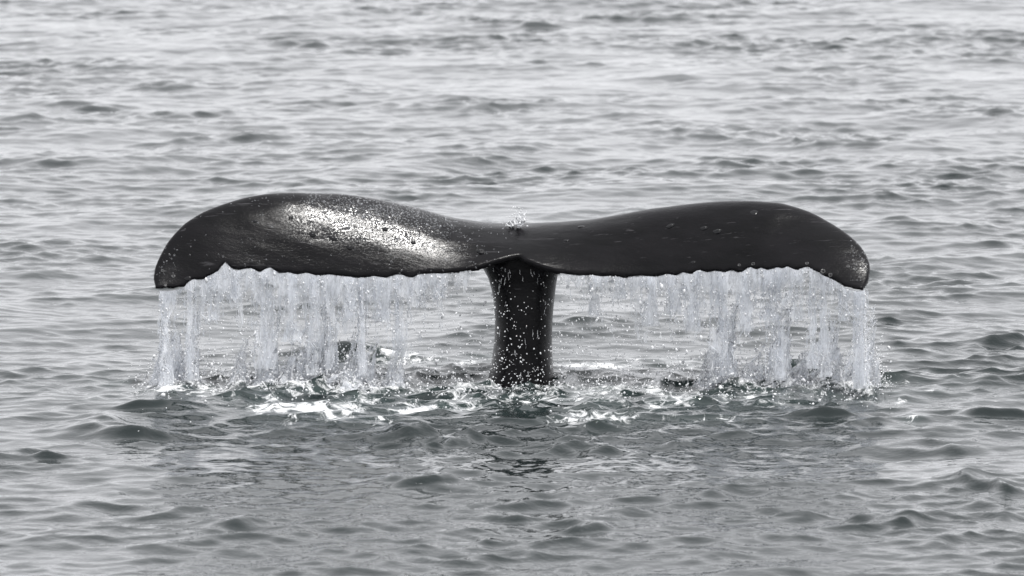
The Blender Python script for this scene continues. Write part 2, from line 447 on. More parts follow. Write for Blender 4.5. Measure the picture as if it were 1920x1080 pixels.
# ------------------------------------------------------------------ the whale's tail
LEAD_L = [(291, 538), (286, 528), (288, 515), (292, 496), (302, 475), (318, 450), (347, 419), (385, 396), (447, 374), (500, 364.5), (541, 362), (600, 363.5),
          (656, 367), (703, 374), (787, 392), (849, 409), (912, 419), (976, 421)]
TRAIL_L = [(291, 538), (303, 541.5), (316, 542), (330, 540), (343, 536), (352, 527), (362, 520.5), (372, 521), (381, 520), (388, 515), (395, 512), (405, 506), (414, 500), (418, 494),
           (422, 490), (427, 493), (435, 500), (443, 503.5), (455, 501), (468, 499.5), (478, 502), (487, 506), (497, 501), (507, 498.5), (516, 503), (524, 508), (540, 506.5),
           (556, 510), (574, 508), (593, 512), (620, 511), (645, 514), (672, 517), (700, 514), (724, 516.5), (740, 512), (753, 511.5), (766, 515), (774, 516), (785, 511), (807, 509),
           (830, 509), (849, 507), (875, 504), (897, 500), (925, 491), (953, 483), (976, 480)]
LEAD_R = [(976, 421), (1043, 418), (1106, 413), (1168, 402.5), (1231, 391), (1293, 383), (1356, 378), (1410, 378), (1467, 382), (1520, 399), (1551, 415), (1582, 434),
          (1605, 453), (1622, 473), (1632, 494), (1632, 513), (1628, 530), (1619, 541)]
TRAIL_R = [(976, 480), (985, 487), (1012, 498), (1043, 507), (1065, 510), (1085, 512), (1105, 511.5), (1127, 514), (1148, 513), (1168, 516), (1200, 513.5), (1231, 514), (1250, 510), (1268, 512), (1280, 507.5),
           (1297, 509.5), (1304, 505), (1311, 503), (1326, 506), (1342, 504), (1358, 506.5), (1372, 503), (1384, 506), (1392, 505.5), (1402, 499), (1409, 498), (1418, 501), (1426, 498.5), (1440, 502),
           (1457, 497.5), (1468, 499), (1476, 495.5), (1487, 500), (1497, 501.5), (1506, 497), (1515, 496.5), (1524, 502), (1532, 504.5), (1543, 512), (1557, 518), (1567, 523), (1582, 534), (1594, 539), (1605, 542), (1619, 541)]
def by_arc(pts, nn):
    p = np.array(pts, float)
    s = np.concatenate([[0], np.cumsum(np.hypot(*np.diff(p, axis=0).T))]); s /= s[-1]
    # straight chords keep the nicks of the trailing edge
    u = np.linspace(0, 1, nn)
    return np.stack([np.interp(u, s, p[:, 0]), np.interp(u, s, p[:, 1])], 1)
def smooth_pts(p, it):
    for _ in range(it):
        p[1:-1] = 0.25 * p[:-2] + 0.5 * p[1:-1] + 0.25 * p[2:]
    return p
NU = 170
lead = np.concatenate([by_arc(LEAD_L, NU), by_arc(LEAD_R, NU)[1:]]); smooth_pts(lead, 10)
trail = np.concatenate([by_arc(TRAIL_L, NU), by_arc(TRAIL_R, NU)[1:]])
u = np.concatenate([np.linspace(1, 0, NU), np.linspace(0, 1, NU)[1:]])     # 0 at the notch, 1 at the tips
yT = np.interp(u, [0, .12, .45, .75, .9, 1], [-0.13, -0.17, -0.24, -0.36, -0.50, -0.60])
yC_right = np.interp(u, [0, .2, .5, .75, .9, .97, 1], [0.42, 0.26, 0.14, -0.03, -0.33, -0.50, -0.585])
yC = np.interp(u, [0, .2, .5, .75, .9, .97, 1], [0.42, 0.27, 0.15, 0.01, -0.17, -0.29, -0.36])
yC[NU:] = yC_right[NU:]
yT[:NU] = np.interp(u[:NU], [0, .12, .45, .75, .9, 1], [-0.13, -0.17, -0.24, -0.29, -0.33, -0.37])
sect = np.where(np.arange(len(u)) < NU, np.interp(u, [0, .6, .8, 1], [1.8, 1.75, 1.4, 1.3]), np.interp(u, [0, .3, .8, 1], [1.8, 1.65, 1.5, 1.3]))
for a in (yT, yC, sect):
    smooth_pts(a, 220)
trail_s = smooth_pts(trail.copy(), 140)
trail = trail_s + (trail - smooth_pts(trail.copy(), 12)) * .45 + (trail - trail_s)
nick = trail - trail_s
cfrac = np.clip((yC - yT) / 0.40, 0.0, 1.0)
NS = 26
away = trail_s - lead; away /= np.maximum(np.linalg.norm(away, axis=1, keepdims=True), 1e-6)
outer = trail_s + away * (5.0 * np.clip((1 - u) / .08, 0, 1))[:, None]
ax = lead - outer
g0 = np.clip(((trail - outer) * ax).sum(1) / np.maximum((ax * ax).sum(1), 1.0), 0, .6)
s0 = 1 - (1 - g0) ** (1 / sect)
def fluke_upper(k, s):
    """a point on the upper surface: section k, s from the nicked trailing edge (0) to the crest (1)"""
    s = s0[k] + (1 - s0[k]) * s
    g = 1 - (1 - s) ** sect[k]
    px = outer[k, 0] + ax[k, 0] * (0.5 * s + 0.5 * g)
    py = outer[k, 1] + ax[k, 1] * g
    return px, py, yT[k] + (yC[k] - yT[k]) * s
rings = []
for k in range(len(u)):
    s = np.linspace(0, 1, NS)
    px, py, yy = fluke_upper(k, s)
    upper = at_depth(px, py, yy)
    th = 0.016 + 0.010 * cfrac[k]
    crest = upper[-1]; edge = upper[0]
    c = cfrac[k]
    nose = []
    back = 0.36 * c + 0.012; drop = 0.20 * c + 0.014
    for a in np.linspace(0.2, 1, 7):
        ang = a * math.pi / 2
        nose.append(crest + np.array([0, back * math.sin(ang), -drop * (1 - math.cos(ang))]))
    le = nose[-1]
    low = []
    el = edge + np.array([0, 0.006, -th])
    for a in np.linspace(0.06, 1, 20):
        p = le + (el - le) * a
        up_at = upper[int(round((NS - 1) * (1 - min(1, max(0, (a * (le[1] - el[1]) - back) / max(1e-4, le[1] - el[1] - back))))))]
        lift = 0.55 * max(0.0, up_at[2] - p[2] - th) * math.sin(math.pi * a) ** 0.7
        p = p + np.array([0, 0, lift])
        low.append(p)
    upper[:, 2] += th * 0.25
    rings.append(np.concatenate([upper, np.array(nose), np.array(low)]))
rings = np.array(rings)
nr, npt = rings.shape[:2]
fv = rings.reshape(-1, 3)
fi = np.arange(nr * npt).reshape(nr, npt)
fq = []
for j in range(npt):
    j2 = (j + 1) % npt
    fq.append(np.stack([fi[:-1, j], fi[1:, j], fi[1:, j2], fi[:-1, j2]], 1))
fq = np.concatenate(fq)

bm = bmesh.new()
bv = [bm.verts.new(v) for v in fv]
for q in fq:
    try: bm.faces.new([bv[i] for i in q])
    except ValueError: pass
bm.faces.new([bv[i] for i in fi[0]][::-1]); bm.faces.new([bv[i] for i in fi[-1]])
# the stock of the tail, narrow side to side and deep front to back
STOCK = [(468, 912, 1046), (492, 900, 1053), (505, 907, 1049), (520, 915, 1045), (540, 921, 1042), (565, 925.5, 1039), (600, 928, 1036), (640, 927, 1035), (670, 923, 1036),
         (695, 918, 1038), (720, 913, 1042), (760, 900, 1055), (840, 870, 1085), (960, 830, 1125)]
prev = None
NP = 40
for (py, xa, xb) in STOCK:
    f = (py - 468) / (720 - 468)
    yc = 0.36 - 0.06 * min(f, 1.3); hd = 0.30 + 0.02 * f + 0.10 * max(0, 0.25 - f)
    a = at_depth(xa, py, yc); b = at_depth(xb, py, yc)
    zc = a[2]; cx = (a[0] + b[0]) / 2; hw = (b[0] - a[0]) / 2
    ring = []
    for q in range(NP):
        t = 2 * math.pi * q / NP
        ct, st = math.cos(t), math.sin(t)
        e = 0.82
        ring.append(bm.verts.new((cx + hw * math.copysign(abs(ct) ** e, ct), yc + hd * math.copysign(abs(st) ** e, st), zc)))
    if prev:
        for q in range(NP):
            bm.faces.new([prev[q], ring[q], ring[(q + 1) % NP], prev[(q + 1) % NP]])
    else:
        bm.faces.new(ring)
    prev = ring
bm.faces.new(prev[::-1])
bmesh.ops.recalc_face_normals(bm, faces=bm.faces)
raw = bpy.data.meshes.new('raw'); bm.to_mesh(raw); bm.free()
tmp = bpy.data.objects.new('raw', raw); col.objects.link(tmp)
rm = tmp.modifiers.new('r', 'REMESH'); rm.mode = 'VOXEL'; rm.voxel_size = 0.0115; rm.use_smooth_shade = True
sm = tmp.modifiers.new('s', 'SMOOTH'); sm.factor = 0.5; sm.iterations = 2
dg = bpy.context.evaluated_depsgraph_get()
wme = bpy.data.meshes.new_from_object(tmp.evaluated_get(dg))
bpy.data.objects.remove(tmp); bpy.data.meshes.remove(raw)
wme.name = 'whale'
NV = len(wme.vertices)
WV = np.empty(NV * 3, np.float32); wme.vertices.foreach_get('co', WV); WV = WV.reshape(-1, 3).astype(float)
WN = np.empty(NV * 3, np.float32); wme.vertices.foreach_get('normal', WN); WN = WN.reshape(-1, 3).astype(float)
soft = sample(T_SPL[0], T_SPL[3], WV[:, 0] * 0.8 + WV[:, 2], WV[:, 1] * 1.6 + WV[:, 2] * 1.3)
soft2 = sample(T_MID[0], T_MID[3], WV[:, 0] * 0.5, WV[:, 1] * 1.2 + WV[:, 2])
WV2 = WV + WN * (soft / soft.std() * 0.0007 + soft2 / soft2.std() * 0.0006)[:, None]
wme.vertices.foreach_set('co', WV2.astype(np.float32).ravel())
wme.polygons.foreach_set('use_smooth', np.ones(len(wme.polygons), dtype=bool))
def to_px(p):
    d = p - CAM
    w = d @ FWD
    return 960 + (d @ RIGHT) / w * DIST / SPAN * 1920, 540 - (d @ UP) / w * DIST / SPAN * 1920
wpx, wpy = to_px(WV2)
wn1 = sample(T_FOAM, 5.3, WV[:, 0] * 1.1, WV[:, 1] * 1.1 + WV[:, 2])
band = np.exp(-((wpx - 700) / 155) ** 4) * np.exp(-((wpy - 415 - .13 * (wpx - 700)) / 48) ** 4)
tipw = .55 * np.exp(-((wpx - 1618) / 22) ** 2 - ((wpy - 485) / 38) ** 2) + .15 * np.exp(-((wpx - 312) / 22) ** 2 - ((wpy - 500) / 40) ** 2)
run = .8 * np.exp(-((wpx - 487 + 3 * np.sin(wpy / 13)) / 4) ** 2) + .15
WET = np.clip(band * np.clip(.75 + .3 * wn1, 0, 1) + tipw * np.clip(.6 + .4 * wn1, 0, 1), 0, 1)
wa = wme.attributes.new('wet', 'FLOAT', 'POINT'); wa.data.foreach_set('value', WET.astype(np.float32))
wme.materials.clear(); wme.materials.append(M_SKIN)
wme.update()
whale = bpy.data.objects.new('whale', wme); col.objects.link(whale)
tag(whale, 'black wet whale tail with spread flukes raised out of the sea', 'whale')

# lumps and barnacles on the skin, each one found by its place on the fluke
from mathutils.bvhtree import BVHTree
bvh = BVHTree.FromPolygons([Vector(v) for v in WV2], [tuple(p.vertices) for p in wme.polygons])
def hit(px, py):
    d = Vector(ray(px, py)).normalized()
    loc, nor, i, dist = bvh.ray_cast(Vector(CAM), d)
    return loc, nor
def lump(px, py, ln, wd, ht, ang, name='skin_knob', mat=M_LUMP, crater=False):
    loc, nor = hit(px, py)
    if loc is None: return None
    b = bmesh.new()
    bmesh.ops.create_icosphere(b, subdivisions=3, radius=1.0)
    for v in b.verts:
        k = 1 + 0.22 * math.sin(3.1 * v.co.x + px) + 0.15 * math.sin(5.3 * v.co.y + py)
        v.co.x *= .8 * ln * (1 + 0.12 * math.sin(4 * v.co.y + px)); v.co.y *= .8 * wd; v.co.z *= .5 * ht * k
        if crater and v.co.z > 0:
            r2 = (v.co.x / ln) ** 2 + (v.co.y / wd) ** 2
            if r2 < 0.25: v.co.z -= ht * 0.9 * (0.25 - r2) * 4 * 0.6
    me = bpy.data.meshes.new(name); b.to_mesh(me); b.free()
    me.polygons.foreach_set('use_smooth', np.ones(len(me.polygons), dtype=bool))
    me.materials.append(mat)
    o = bpy.data.objects.new(name, me); col.objects.link(o)
    o.parent = whale
    z = nor.normalized(); x = Vector((math.cos(ang), 0, math.sin(ang))); x = (x - z * x.dot(z)).normalized(); y = z.cross(x)
    from mathutils import Matrix
    o.matrix_local = Matrix(((x.x, y.x, z.x, loc.x), (x.y, y.y, z.y, loc.y), (x.z, y.z, z.z, loc.z), (0, 0, 0, 1)))
    return o
for a in [(586, 440, .028, .022, .014, -.3), (624, 447, .034, .02, .014, -.4), (655, 464, .026, .02, .012, -.5), (902, 472, .032, .03, .03, .1), (877, 477, .013, .012, .012, 0),
          (1062, 451, .024, .016, .010, 0), (1090, 425, .03, .02, .008, .1), (1257, 424, .036, .02, .018, .5), (1320, 428, .03, .02, .015, .1), (1345, 434, .036, .024, .017, .2),
          (1414, 399, .03, .03, .008, .1), (478, 415, .02, .015, .008, 0), (722, 430, .025, .02, .014, 0), (775, 455, .02, .016, .010, -.3), (545, 408, .018, .016, .010, 0),
          (958, 425, .018, .02, .016, 0), (352, 522, .03, .016, .010, .3), (1300, 492, .02, .014, .009, 0)]:
    lump(*a)
for a in [(1543, 509, .022, .022, .024, 0), (1557, 516, .018, .018, .018, 0), (1603, 505, .018, .018, .014, 0), (1590, 500, .014, .014, .010, 0), (1612, 520, .014, .014, .010, 0),
          (1386, 497, .014, .012, .012, 0), (1412, 495, .016, .014, .012, 0), (1513, 494, .016, .014, .010, 0), (325, 518, .018, .014, .010, 0), (305, 508, .016, .012, .010, 0), (310, 535, .014, .012, .010, 0),
          (1600, 488, .012, .012, .008, 0), (1617, 500, .012, .012, .008, 0)]:
    lump(*a, name='barnacle', mat=M_BARN, crater=True)

# ------------------------------------------------------------------ falling water
SIDES = 6
def spindles(p0, p1, rad, wob, rings_n=9, taper=0.45, seedphase=None):
    """many drawn-out wobbling drops at once: ends p0 and p1 (n,3), radius, sideways wobble"""
    n_ = len(p0)
    t = np.linspace(0, 1, rings_n)
    prof = np.clip(np.sin(math.pi * np.clip(t * 0.985 + 0.0075, 0, 1)), 0, 1) ** taper
    ph = rng.uniform(0, 6.28, (n_, 4)); fr = rng.uniform(1.0, 3.2, (n_, 4))
    lump_ = 1 + 0.42 * np.sin(ph[:, :1] + 6.28 * fr[:, :1] * t) + 0.25 * np.sin(ph[:, 1:2] + 12.0 * fr[:, 1:2] * t)
    r = rad[:, None] * prof * lump_
    c = p0[:, None, :] + (p1 - p0)[:, None, :] * t[None, :, None]
    c[:, :, 0] += wob[:, None] * np.sin(ph[:, 2:3] + 5.0 * fr[:, 2:3] * t) * t
    c[:, :, 1] += wob[:, None] * np.sin(ph[:, 3:4] + 5.0 * fr[:, 3:4] * t) * t
    d = p1 - p0; d = d / np.maximum(np.linalg.norm(d, axis=1, keepdims=True), 1e-6)
    ref = np.where(np.abs(d[:, 2:3]) > 0.9, np.array([[1.0, 0, 0]]), np.array([[0, 0, 1.0]]))
    e1 = np.cross(d, ref); e1 /= np.linalg.norm(e1, axis=1, keepdims=True); e2 = np.cross(d, e1)
    an = np.linspace(0, 2 * math.pi, SIDES, endpoint=False)
    off = np.cos(an)[None, :, None] * e1[:, None, :] + np.sin(an)[None, :, None] * e2[:, None, :]
    v = c[:, :, None, :] + r[:, :, None, None] * off[:, None, :, :]
    base = np.arange(n_)[:, None, None] * rings_n * SIDES
    i = np.arange(rings_n - 1)[None, :, None] * SIDES; j = np.arange(SIDES)[None, None, :]; j2 = (j + 1) % SIDES
    f = np.stack([base + i + j, base + i + j2, base + i + SIDES + j2, base + i + SIDES + j], -1).reshape(-1, 4)
    return v.reshape(-1, 3), f
def drops(p, rad, stretch=1.0, sd=4):
    h = np.zeros_like(p); h[:, 2] = rad * (1.0 + (stretch - 1.0) * rng.uniform(0, 1, len(p)))
    h[:, 0] += rad * rng.normal(0, .35, len(p))
    n_ = len(p); t = np.array([0.0, 0.26, 0.74, 1.0]); pr = np.array([0.1, 0.92, 0.92, 0.1])
    an = np.linspace(0, 2 * math.pi, sd, endpoint=False)
    c = p[:, None, :] + h[:, None, :] * (2 * t - 1)[None, :, None]
    off = np.stack([np.cos(an), np.sin(an), 0 * an], -1)
    v = c[:, :, None, :] + (rad[:, None] * pr)[:, :, None, None] * off[None, None]
    base = np.arange(n_)[:, None, None] * 4 * sd
    i = np.arange(3)[None, :, None] * sd; j = np.arange(sd)[None, None, :]; j2 = (j + 1) % sd
    f = np.stack([base + i + j, base + i + j2, base + i + sd + j2, base + i + sd + j], -1).reshape(-1, 4)
    return v.reshape(-1, 3), f
def merge(parts):
    vs_, fs_, o_ = [], [], 0
    for v, f in parts:
        vs_.append(v); fs_.append(f + o_); o_ += len(v)
    return np.concatenate(vs_), np.concatenate(fs_)
M_PX = SPAN / 1920

tx = trail[:, 0]; order = np.argsort(tx)
def edge_point(px):
    py = np.interp(px, tx[order], trail[order, 1]); yy = np.interp(px, tx[order], yT[order])
    p_ = at_depth(px, py, yy + 0.012)
    p_[..., 2] -= 0.012
    return p_

def fall(px, end_py, radius, depth_sc, start_sc=0.0, pieces=(2, 5), clump=0.0, wob=0.005):
    """strands that leave the trailing edge at px and break into drops on their way to end_py"""
    n_ = len(px)
    p = edge_point(px)
    p[:, 1] += rng.normal(0, depth_sc, n_)
    end = at_depth(px, end_py, p[:, 1])[:, 2]
    end = np.maximum(end, sea_z(p[:, 0], p[:, 1]) - 0.01)
    L = np.maximum(p[:, 2] - end, 0.02)
    out_ = []
    top = p.copy(); top[:, 2] -= L * start_sc * rng.uniform(0, 1, n_)
    k = pieces[1]
    cuts = np.sort(rng.uniform(0, 1, (n_, k - 1)) ** 0.8, axis=1)
    cuts = np.concatenate([np.zeros((n_, 1)), cuts, np.ones((n_, 1))], 1)
    for q in range(k):
        a, b = cuts[:, q], cuts[:, q + 1]
        gap = (b - a) * rng.uniform(-0.1, 0.35, n_)
        A = top.copy(); B = top.copy()
        A[:, 2] -= L * a; B[:, 2] -= L * (b - gap)
        dr = rng.normal(0, wob, n_)
        A[:, 0] += dr * a * 2; B[:, 0] += dr * b * 2 + rng.normal(0, wob * .4, n_)
        ok = (A[:, 2] - B[:, 2]) > 0.006
        if ok.any():
            rr_ = radius[ok] * (1.05 - 0.35 * b[ok]) * rng.uniform(.7, 1.25, ok.sum())
            out_.append(spindles(A[ok], B[ok], rr_, np.full(ok.sum(), wob * 0.8)))
    return out_

def rim_points(X, Y, Z, keep_, share):
    """where a torn film ends: its rim gathers into a line of beads"""
    k = keep_
    e_ = np.zeros_like(k)
    e_[1:-1, 1:-1] = k[1:-1, 1:-1] & ~(k[:-2, 1:-1] & k[2:, 1:-1] & k[1:-1, :-2] & k[1:-1, 2:])
    e_ &= rng.uniform(0, 1, k.shape) < share
    return np.stack([X[e_], Y[e_], Z[e_]], -1)
RIMS = []
def take_rims():
    p_ = np.concatenate(RIMS) if RIMS else np.zeros((0, 3)); RIMS.clear()
    return p_
def sheet(a, b, end_py, layers, cover, dens=None):
    """thin torn films of falling water, hanging from the trailing edge"""
    parts = []
    for q in range(layers):
        nxs = max(8, int((b - a) / 1.9)); nzs = 76
        px = np.linspace(a, b, nxs)
        e = edge_point(np.clip(px, 297, 1622))
        if end_py is None:
            zl = np.full(nxs, .42)
        else:
            zl = e[:, 2] - at_depth(np.full(nxs, (a + b) / 2), np.full(nxs, end_py), e[:, 1])[:, 2]
        t = np.linspace(0, 1, nzs)
        X = np.repeat(e[:, 0][None], nzs, 0); Z = e[None, :, 2] - t[:, None] * zl[None]
        ox, oz = rng.uniform(0, 5, 2)
        n1_ = sample(T_SPL[0], T_SPL[3], X * 2.6 + ox, Z * .8 + oz) / T_SPL[0].std()
        n2_ = sample(T_SPL[0], T_SPL[3], X * 3.4 + oz, Z * 1.5 + ox) / T_SPL[0].std()
        wv = sample(T_SPL[0], T_SPL[3], X * 1.3 + ox, Z * .6 + oz); wv = wv / T_SPL[0].std()
        Y = e[None, :, 1] + (q - layers / 2) * .03 + .012 * wv
        X = X + .008 * t[:, None] * n1_
        if end_py is None:
            d_ = np.interp(px, *dens)[None]
            lim = 1.5 * d_ - 3.0 * t[:, None] + .1
        else:
            ex = np.abs(np.linspace(-1, 1, nxs))[None]
            tt = t[:, None]
            lim = 1.15 - ex ** 2 * (2.0 - 1.2 * tt ** 2) - .75 * np.sin(math.pi * tt ** .8)
        keep_ = (lim + .7 * n1_ * (.3 + t[:, None]) + .35 * n2_ * (.4 + t[:, None])) > (1 - cover)
        RIMS.append(rim_points(X, Y, Z, keep_, .26))
        kq = keep_[:-1, :-1] & keep_[1:, 1:] & keep_[1:, :-1] & keep_[:-1, 1:]
        ii = np.arange(nzs * nxs).reshape(nzs, nxs)
        f_ = np.stack([ii[:-1, :-1][kq], ii[1:, :-1][kq], ii[1:, 1:][kq], ii[:-1, 1:][kq]], -1)
        if len(f_): parts.append((np.stack([X, Y, Z], -1).reshape(-1, 3), f_))
    v_, f_ = merge(parts)
    used, inv = np.unique(f_, return_inverse=True)
    return v_[used], inv.reshape(f_.shape)

def column(cx, w, end_py, strength):
    """one stream that can be told apart: rope of strands, cross webs, drops round it"""
    n_ = int(6 * strength)
    px = cx + rng.normal(0, w * 0.42, n_)
    end = end_py + rng.normal(0, 9, n_)
    parts = fall(px, end, rng.uniform(.004, .010, n_), 0.02, pieces=(2, 6), wob=0.006)
    film = sheet(cx - w * .75, cx + w * .75, end_py, 3, .62)
    # webs between the strands in the lower half
    m = int(5 * strength) + 1
    e = edge_point(np.full(m, cx))
    zt = e[:, 2]; zb = at_depth(np.full(m, cx), np.full(m, end_py), e[:, 1])[:, 2]
    t = rng.uniform(.3, 1.0, m)
    c = np.stack([e[:, 0] + rng.normal(0, w * .5 * M_PX, m), e[:, 1] + rng.normal(0, .04, m), zt + (zb - zt) * t], 1)
    d = np.stack([rng.normal(0, .022, m), rng.normal(0, .02, m), rng.uniform(.015, .07, m)], 1)
    parts.append(spindles(c - d, c + d, rng.uniform(.002, .006, m), np.full(m, .012)))
    q = int(60 * strength)
    t = rng.uniform(.1, 1.0, q) ** .8
    c = np.stack([e[0, 0] + rng.normal(0, w * .75 * M_PX, q), e[0, 1] + rng.normal(0, .06, q), zt[0] + (zb[0] - zt[0]) * t], 1)
    parts.append(drops(c, np.exp(rng.normal(math.log(.0034), .4, q)), 1.8))
    return parts, film

def splash_film(c, w, h):
    """torn milky cone of water standing where a stream hits the sea"""
    parts = []
    for q in range(2):
        nt, nz = 46, 34
        th = np.linspace(0, 2 * math.pi, nt)[None]; z = np.linspace(0, 1, nz)[:, None]
        r_ = w * (.62 - .45 * z ** .6) * rng.uniform(.75, 1.1)
        ox, oz = rng.uniform(0, 5, 2)
        m1 = sample(T_SPL[0], T_SPL[3], 1.1 * np.cos(th) + ox + 0 * z, 1.1 * np.sin(th) + z * h * 3 + oz) / T_SPL[0].std()
        m2 = sample(T_SPL[0], T_SPL[3], .35 * np.cos(th) + oz + 0 * z, .35 * np.sin(th) + z * h * 2 + ox) / T_SPL[0].std()
        r_ = r_ * (1 + .16 * m1 + .18 * m2)
        X = c[0] + r_ * np.cos(th) + .25 * w * m2 * z; Y = c[1] + 1.2 * r_ * np.sin(th); Z = -.01 + h * z * (1 + .25 * m2) + 0 * th
        Z = Z + sea_z(np.array([c[0]]), np.array([c[1]]))[0] * .6
        keep_ = (1.0 - 1.5 * z + .45 * m1 + .35 * m2) > .12
        RIMS.append(rim_points(X, Y, Z, keep_, .5))
        kq = keep_[:-1, :-1] & keep_[1:, 1:] & keep_[1:, :-1] & keep_[:-1, 1:]
        ii = np.arange(nz * nt).reshape(nz, nt)
        f_ = np.stack([ii[:-1, :-1][kq], ii[:-1, 1:][kq], ii[1:, 1:][kq], ii[1:, :-1][kq]], -1)
        if len(f_): parts.append((np.stack([X, Y, Z], -1).reshape(-1, 3), f_))
    v_, f_ = merge(parts)
    used, inv = np.unique(f_, return_inverse=True)
    return v_[used], inv.reshape(f_.shape)

def crown(px, py, w, h, n_, yd=0.0):
    """water thrown back up where a stream lands"""
    c = on_sea(px, py); c[1] = min(c[1], -.14) + yd
    film = splash_film(c, w * M_PX, h * 1.3 * M_PX)
    n_ = n_ // 10 + 2; h = h * .8
    b = np.stack([c[0] + rng.normal(0, w * .45 * M_PX, n_), c[1] + rng.normal(0, .09, n_), np.zeros(n_)], 1)
    b[:, 2] = sea_z(b[:, 0], b[:, 1]) - 0.01
    hh = h * M_PX * rng.uniform(.15, 1.0, n_) ** 1.3
    lean = (b[:, 0] - c[0]) * .5 + rng.normal(0, .025, n_)
    tip = b + np.stack([lean * hh / .1 * .5, rng.normal(0, .03, n_), hh], 1)
    parts = [spindles(b, tip, rng.uniform(.003, .011, n_) * (1 - .3 * hh / hh.max()), np.full(n_, .012), taper=.6)]
    q = n_ * 18
    p = np.stack([c[0] + rng.normal(0, w * .7 * M_PX, q), c[1] + rng.normal(0, .12, q), rng.uniform(0, 1, q) ** 1.8 * h * 1.15 * M_PX], 1)
    p[:, 2] += sea_z(p[:, 0], p[:, 1])
    parts.append(drops(p, np.exp(rng.normal(math.log(.0036), .4, q)), 1.4))
    return parts, film

LOBES = [
    dict(label='curtain of water pouring off the fluke lobe that carries the bright sun glint',
         range=(300, 885),
         dens=([300, 322, 335, 352, 372, 385, 420, 480, 500, 520, 600, 760, 800, 850, 890], [.7, .75, .3, .45, .8, 1, 1, 1, .7, 1, 1, 1, .75, .5, .28]),
         cols=[(308, 16, 722, 1.0), (357, 17, 712, .8), (398, 20, 600, .8), (438, 18, 560, .7), (497, 30, 690, 1.25), (545, 26, 640, 1.0), (588, 22, 702, 1.0), (618, 16, 690, 1.0),
               (655, 22, 600, .8), (677, 13, 702, 1.1), (712, 24, 600, .9), (748, 20, 668, 1.15), (790, 22, 575, .7), (830, 24, 560, .4)],
         crowns=[(310, 728, 40, 70, 46), (345, 722, 40, 50, 30), (365, 716, 26, 90, 26), (455, 708, 34, 44, 40), (505, 712, 36, 80, 40), (555, 714, 40, 60, 36), (590, 708, 36, 80, 40), (618, 704, 30, 90, 52),
                 (665, 708, 36, 60, 34), (690, 706, 30, 45, 24), (745, 690, 34, 50, 26), (520, 722, 90, 30, 40), (640, 722, 90, 26, 40)]),
    dict(label='curtain of water pouring off the plain grey fluke lobe without glint',
         range=(1050, 1622),
         dens=([1050, 1080, 1110, 1150, 1200, 1280, 1400, 1480, 1500, 1540, 1575, 1595, 1606, 1622], [.36, .42, .6, .5, .8, 1, 1, .9, .6, .55, .5, .4, .75, .8]),
         cols=[(1116, 20, 592, .7), (1160, 20, 560, .4), (1218, 24, 610, .9), (1258, 20, 590, .6), (1300, 22, 620, .8), (1352, 34, 705, 1.6), (1395, 24, 620, .9), (1440, 22, 600, .9), (1460, 26, 712, 1.3),
               (1496, 18, 600, .6), (1522, 16, 690, .8), (1546, 18, 705, .9), (1584, 16, 600, .5), (1611, 17, 728, 1.2), (1626, 10, 728, .6)],
         crowns=[(1350, 714, 44, 90, 60), (1320, 710, 30, 40, 20), (1400, 716, 40, 34, 22), (1456, 720, 36, 90, 46), (1500, 724, 40, 40, 26), (1548, 722, 36, 70, 40), (1580, 730, 40, 40, 26), (1618, 733, 34, 90, 54),
                 (1640, 734, 18, 50, 16), (1480, 728, 90, 24, 30)])]
for L_ in LOBES:
    a, b = L_['range']
    n_ = 900
    px = rng.uniform(a, b, n_ * 3)
    keep = rng.uniform(0, 1, n_ * 3) < np.interp(px, *L_['dens']) * .06
    px = px[keep]
    # pleats: strands gather towards the spacing of the nicks
    px = px + 4.0 * np.sin(px / 4.3) + rng.normal(0, 1.2, len(px))
    px = np.clip(px, a, b)
    ep = edge_point(px)
    ln = 20 + 115 * rng.uniform(0, 1, len(px)) ** 1.1 * np.clip(np.interp(px, *L_['dens']) + .25, 0, 1)
    end = np.interp(px, tx[order], trail[order, 1]) + ln
    parts = fall(px, end, rng.uniform(.003, .007, len(px)), 0.03, pieces=(1, 6), wob=0.004)
    # loose drops below the veil
    q = 1300
    dpx = rng.uniform(a - 8, b + 14, q * 2)
    dpx = dpx[rng.uniform(0, 1, q * 2) < np.interp(dpx, *L_['dens']) * .5 + .12][:q]
    e = edge_point(np.clip(dpx, a, b))
    t = rng.uniform(0.02, 1, len(dpx)) ** 1.1
    c = np.stack([e[:, 0], e[:, 1] + rng.normal(0, .06, len(dpx)), e[:, 2] * (1 - t)], 1)
    loose = drops(c, np.exp(rng.normal(math.log(.0034), .4, len(dpx))), 2.0)
    v, f = merge(parts)
    root = mesh_obj('falling_water', v, f, M_FALL)
    mesh_obj('water_film', *sheet(a, b, None, 3, .5, dens=L_['dens']), M_FILM, root)
    mesh_obj('droplets', *loose, M_RIM, root)
    p_ = take_rims(); mesh_obj('film_rim', *drops(p_, np.exp(rng.normal(math.log(.0024), .35, len(p_))), 2.2), M_RIM, root)
    tag(root, L_['label'], 'falling water', kind='stuff')
    for (cx, w, ey, s) in L_['cols']:
        parts, film = column(float(cx), float(w), float(ey), s)
        v, f = merge(parts)
        st = mesh_obj('stream', v, f, M_FALL, root)
        mesh_obj('water_film', *film, M_FILM, st)
        p_ = take_rims(); mesh_obj('film_rim', *drops(p_, np.exp(rng.normal(math.log(.0027), .35, len(p_))), 2.2), M_RIM, st)
    for (cx, cy, w, h, n2_) in L_['crowns']:
        parts, film = crown(float(cx), float(cy), float(w), float(h), n2_)
        v, f = merge(parts)
        sp = mesh_obj('splash', v, f, M_RIM, root)
        mesh_obj('water_film', *film, M_MILK, sp)
        p_ = take_rims(); mesh_obj('film_rim', *drops(p_, np.exp(rng.normal(math.log(.0030), .35, len(p_))), 1.6), M_RIM, sp)

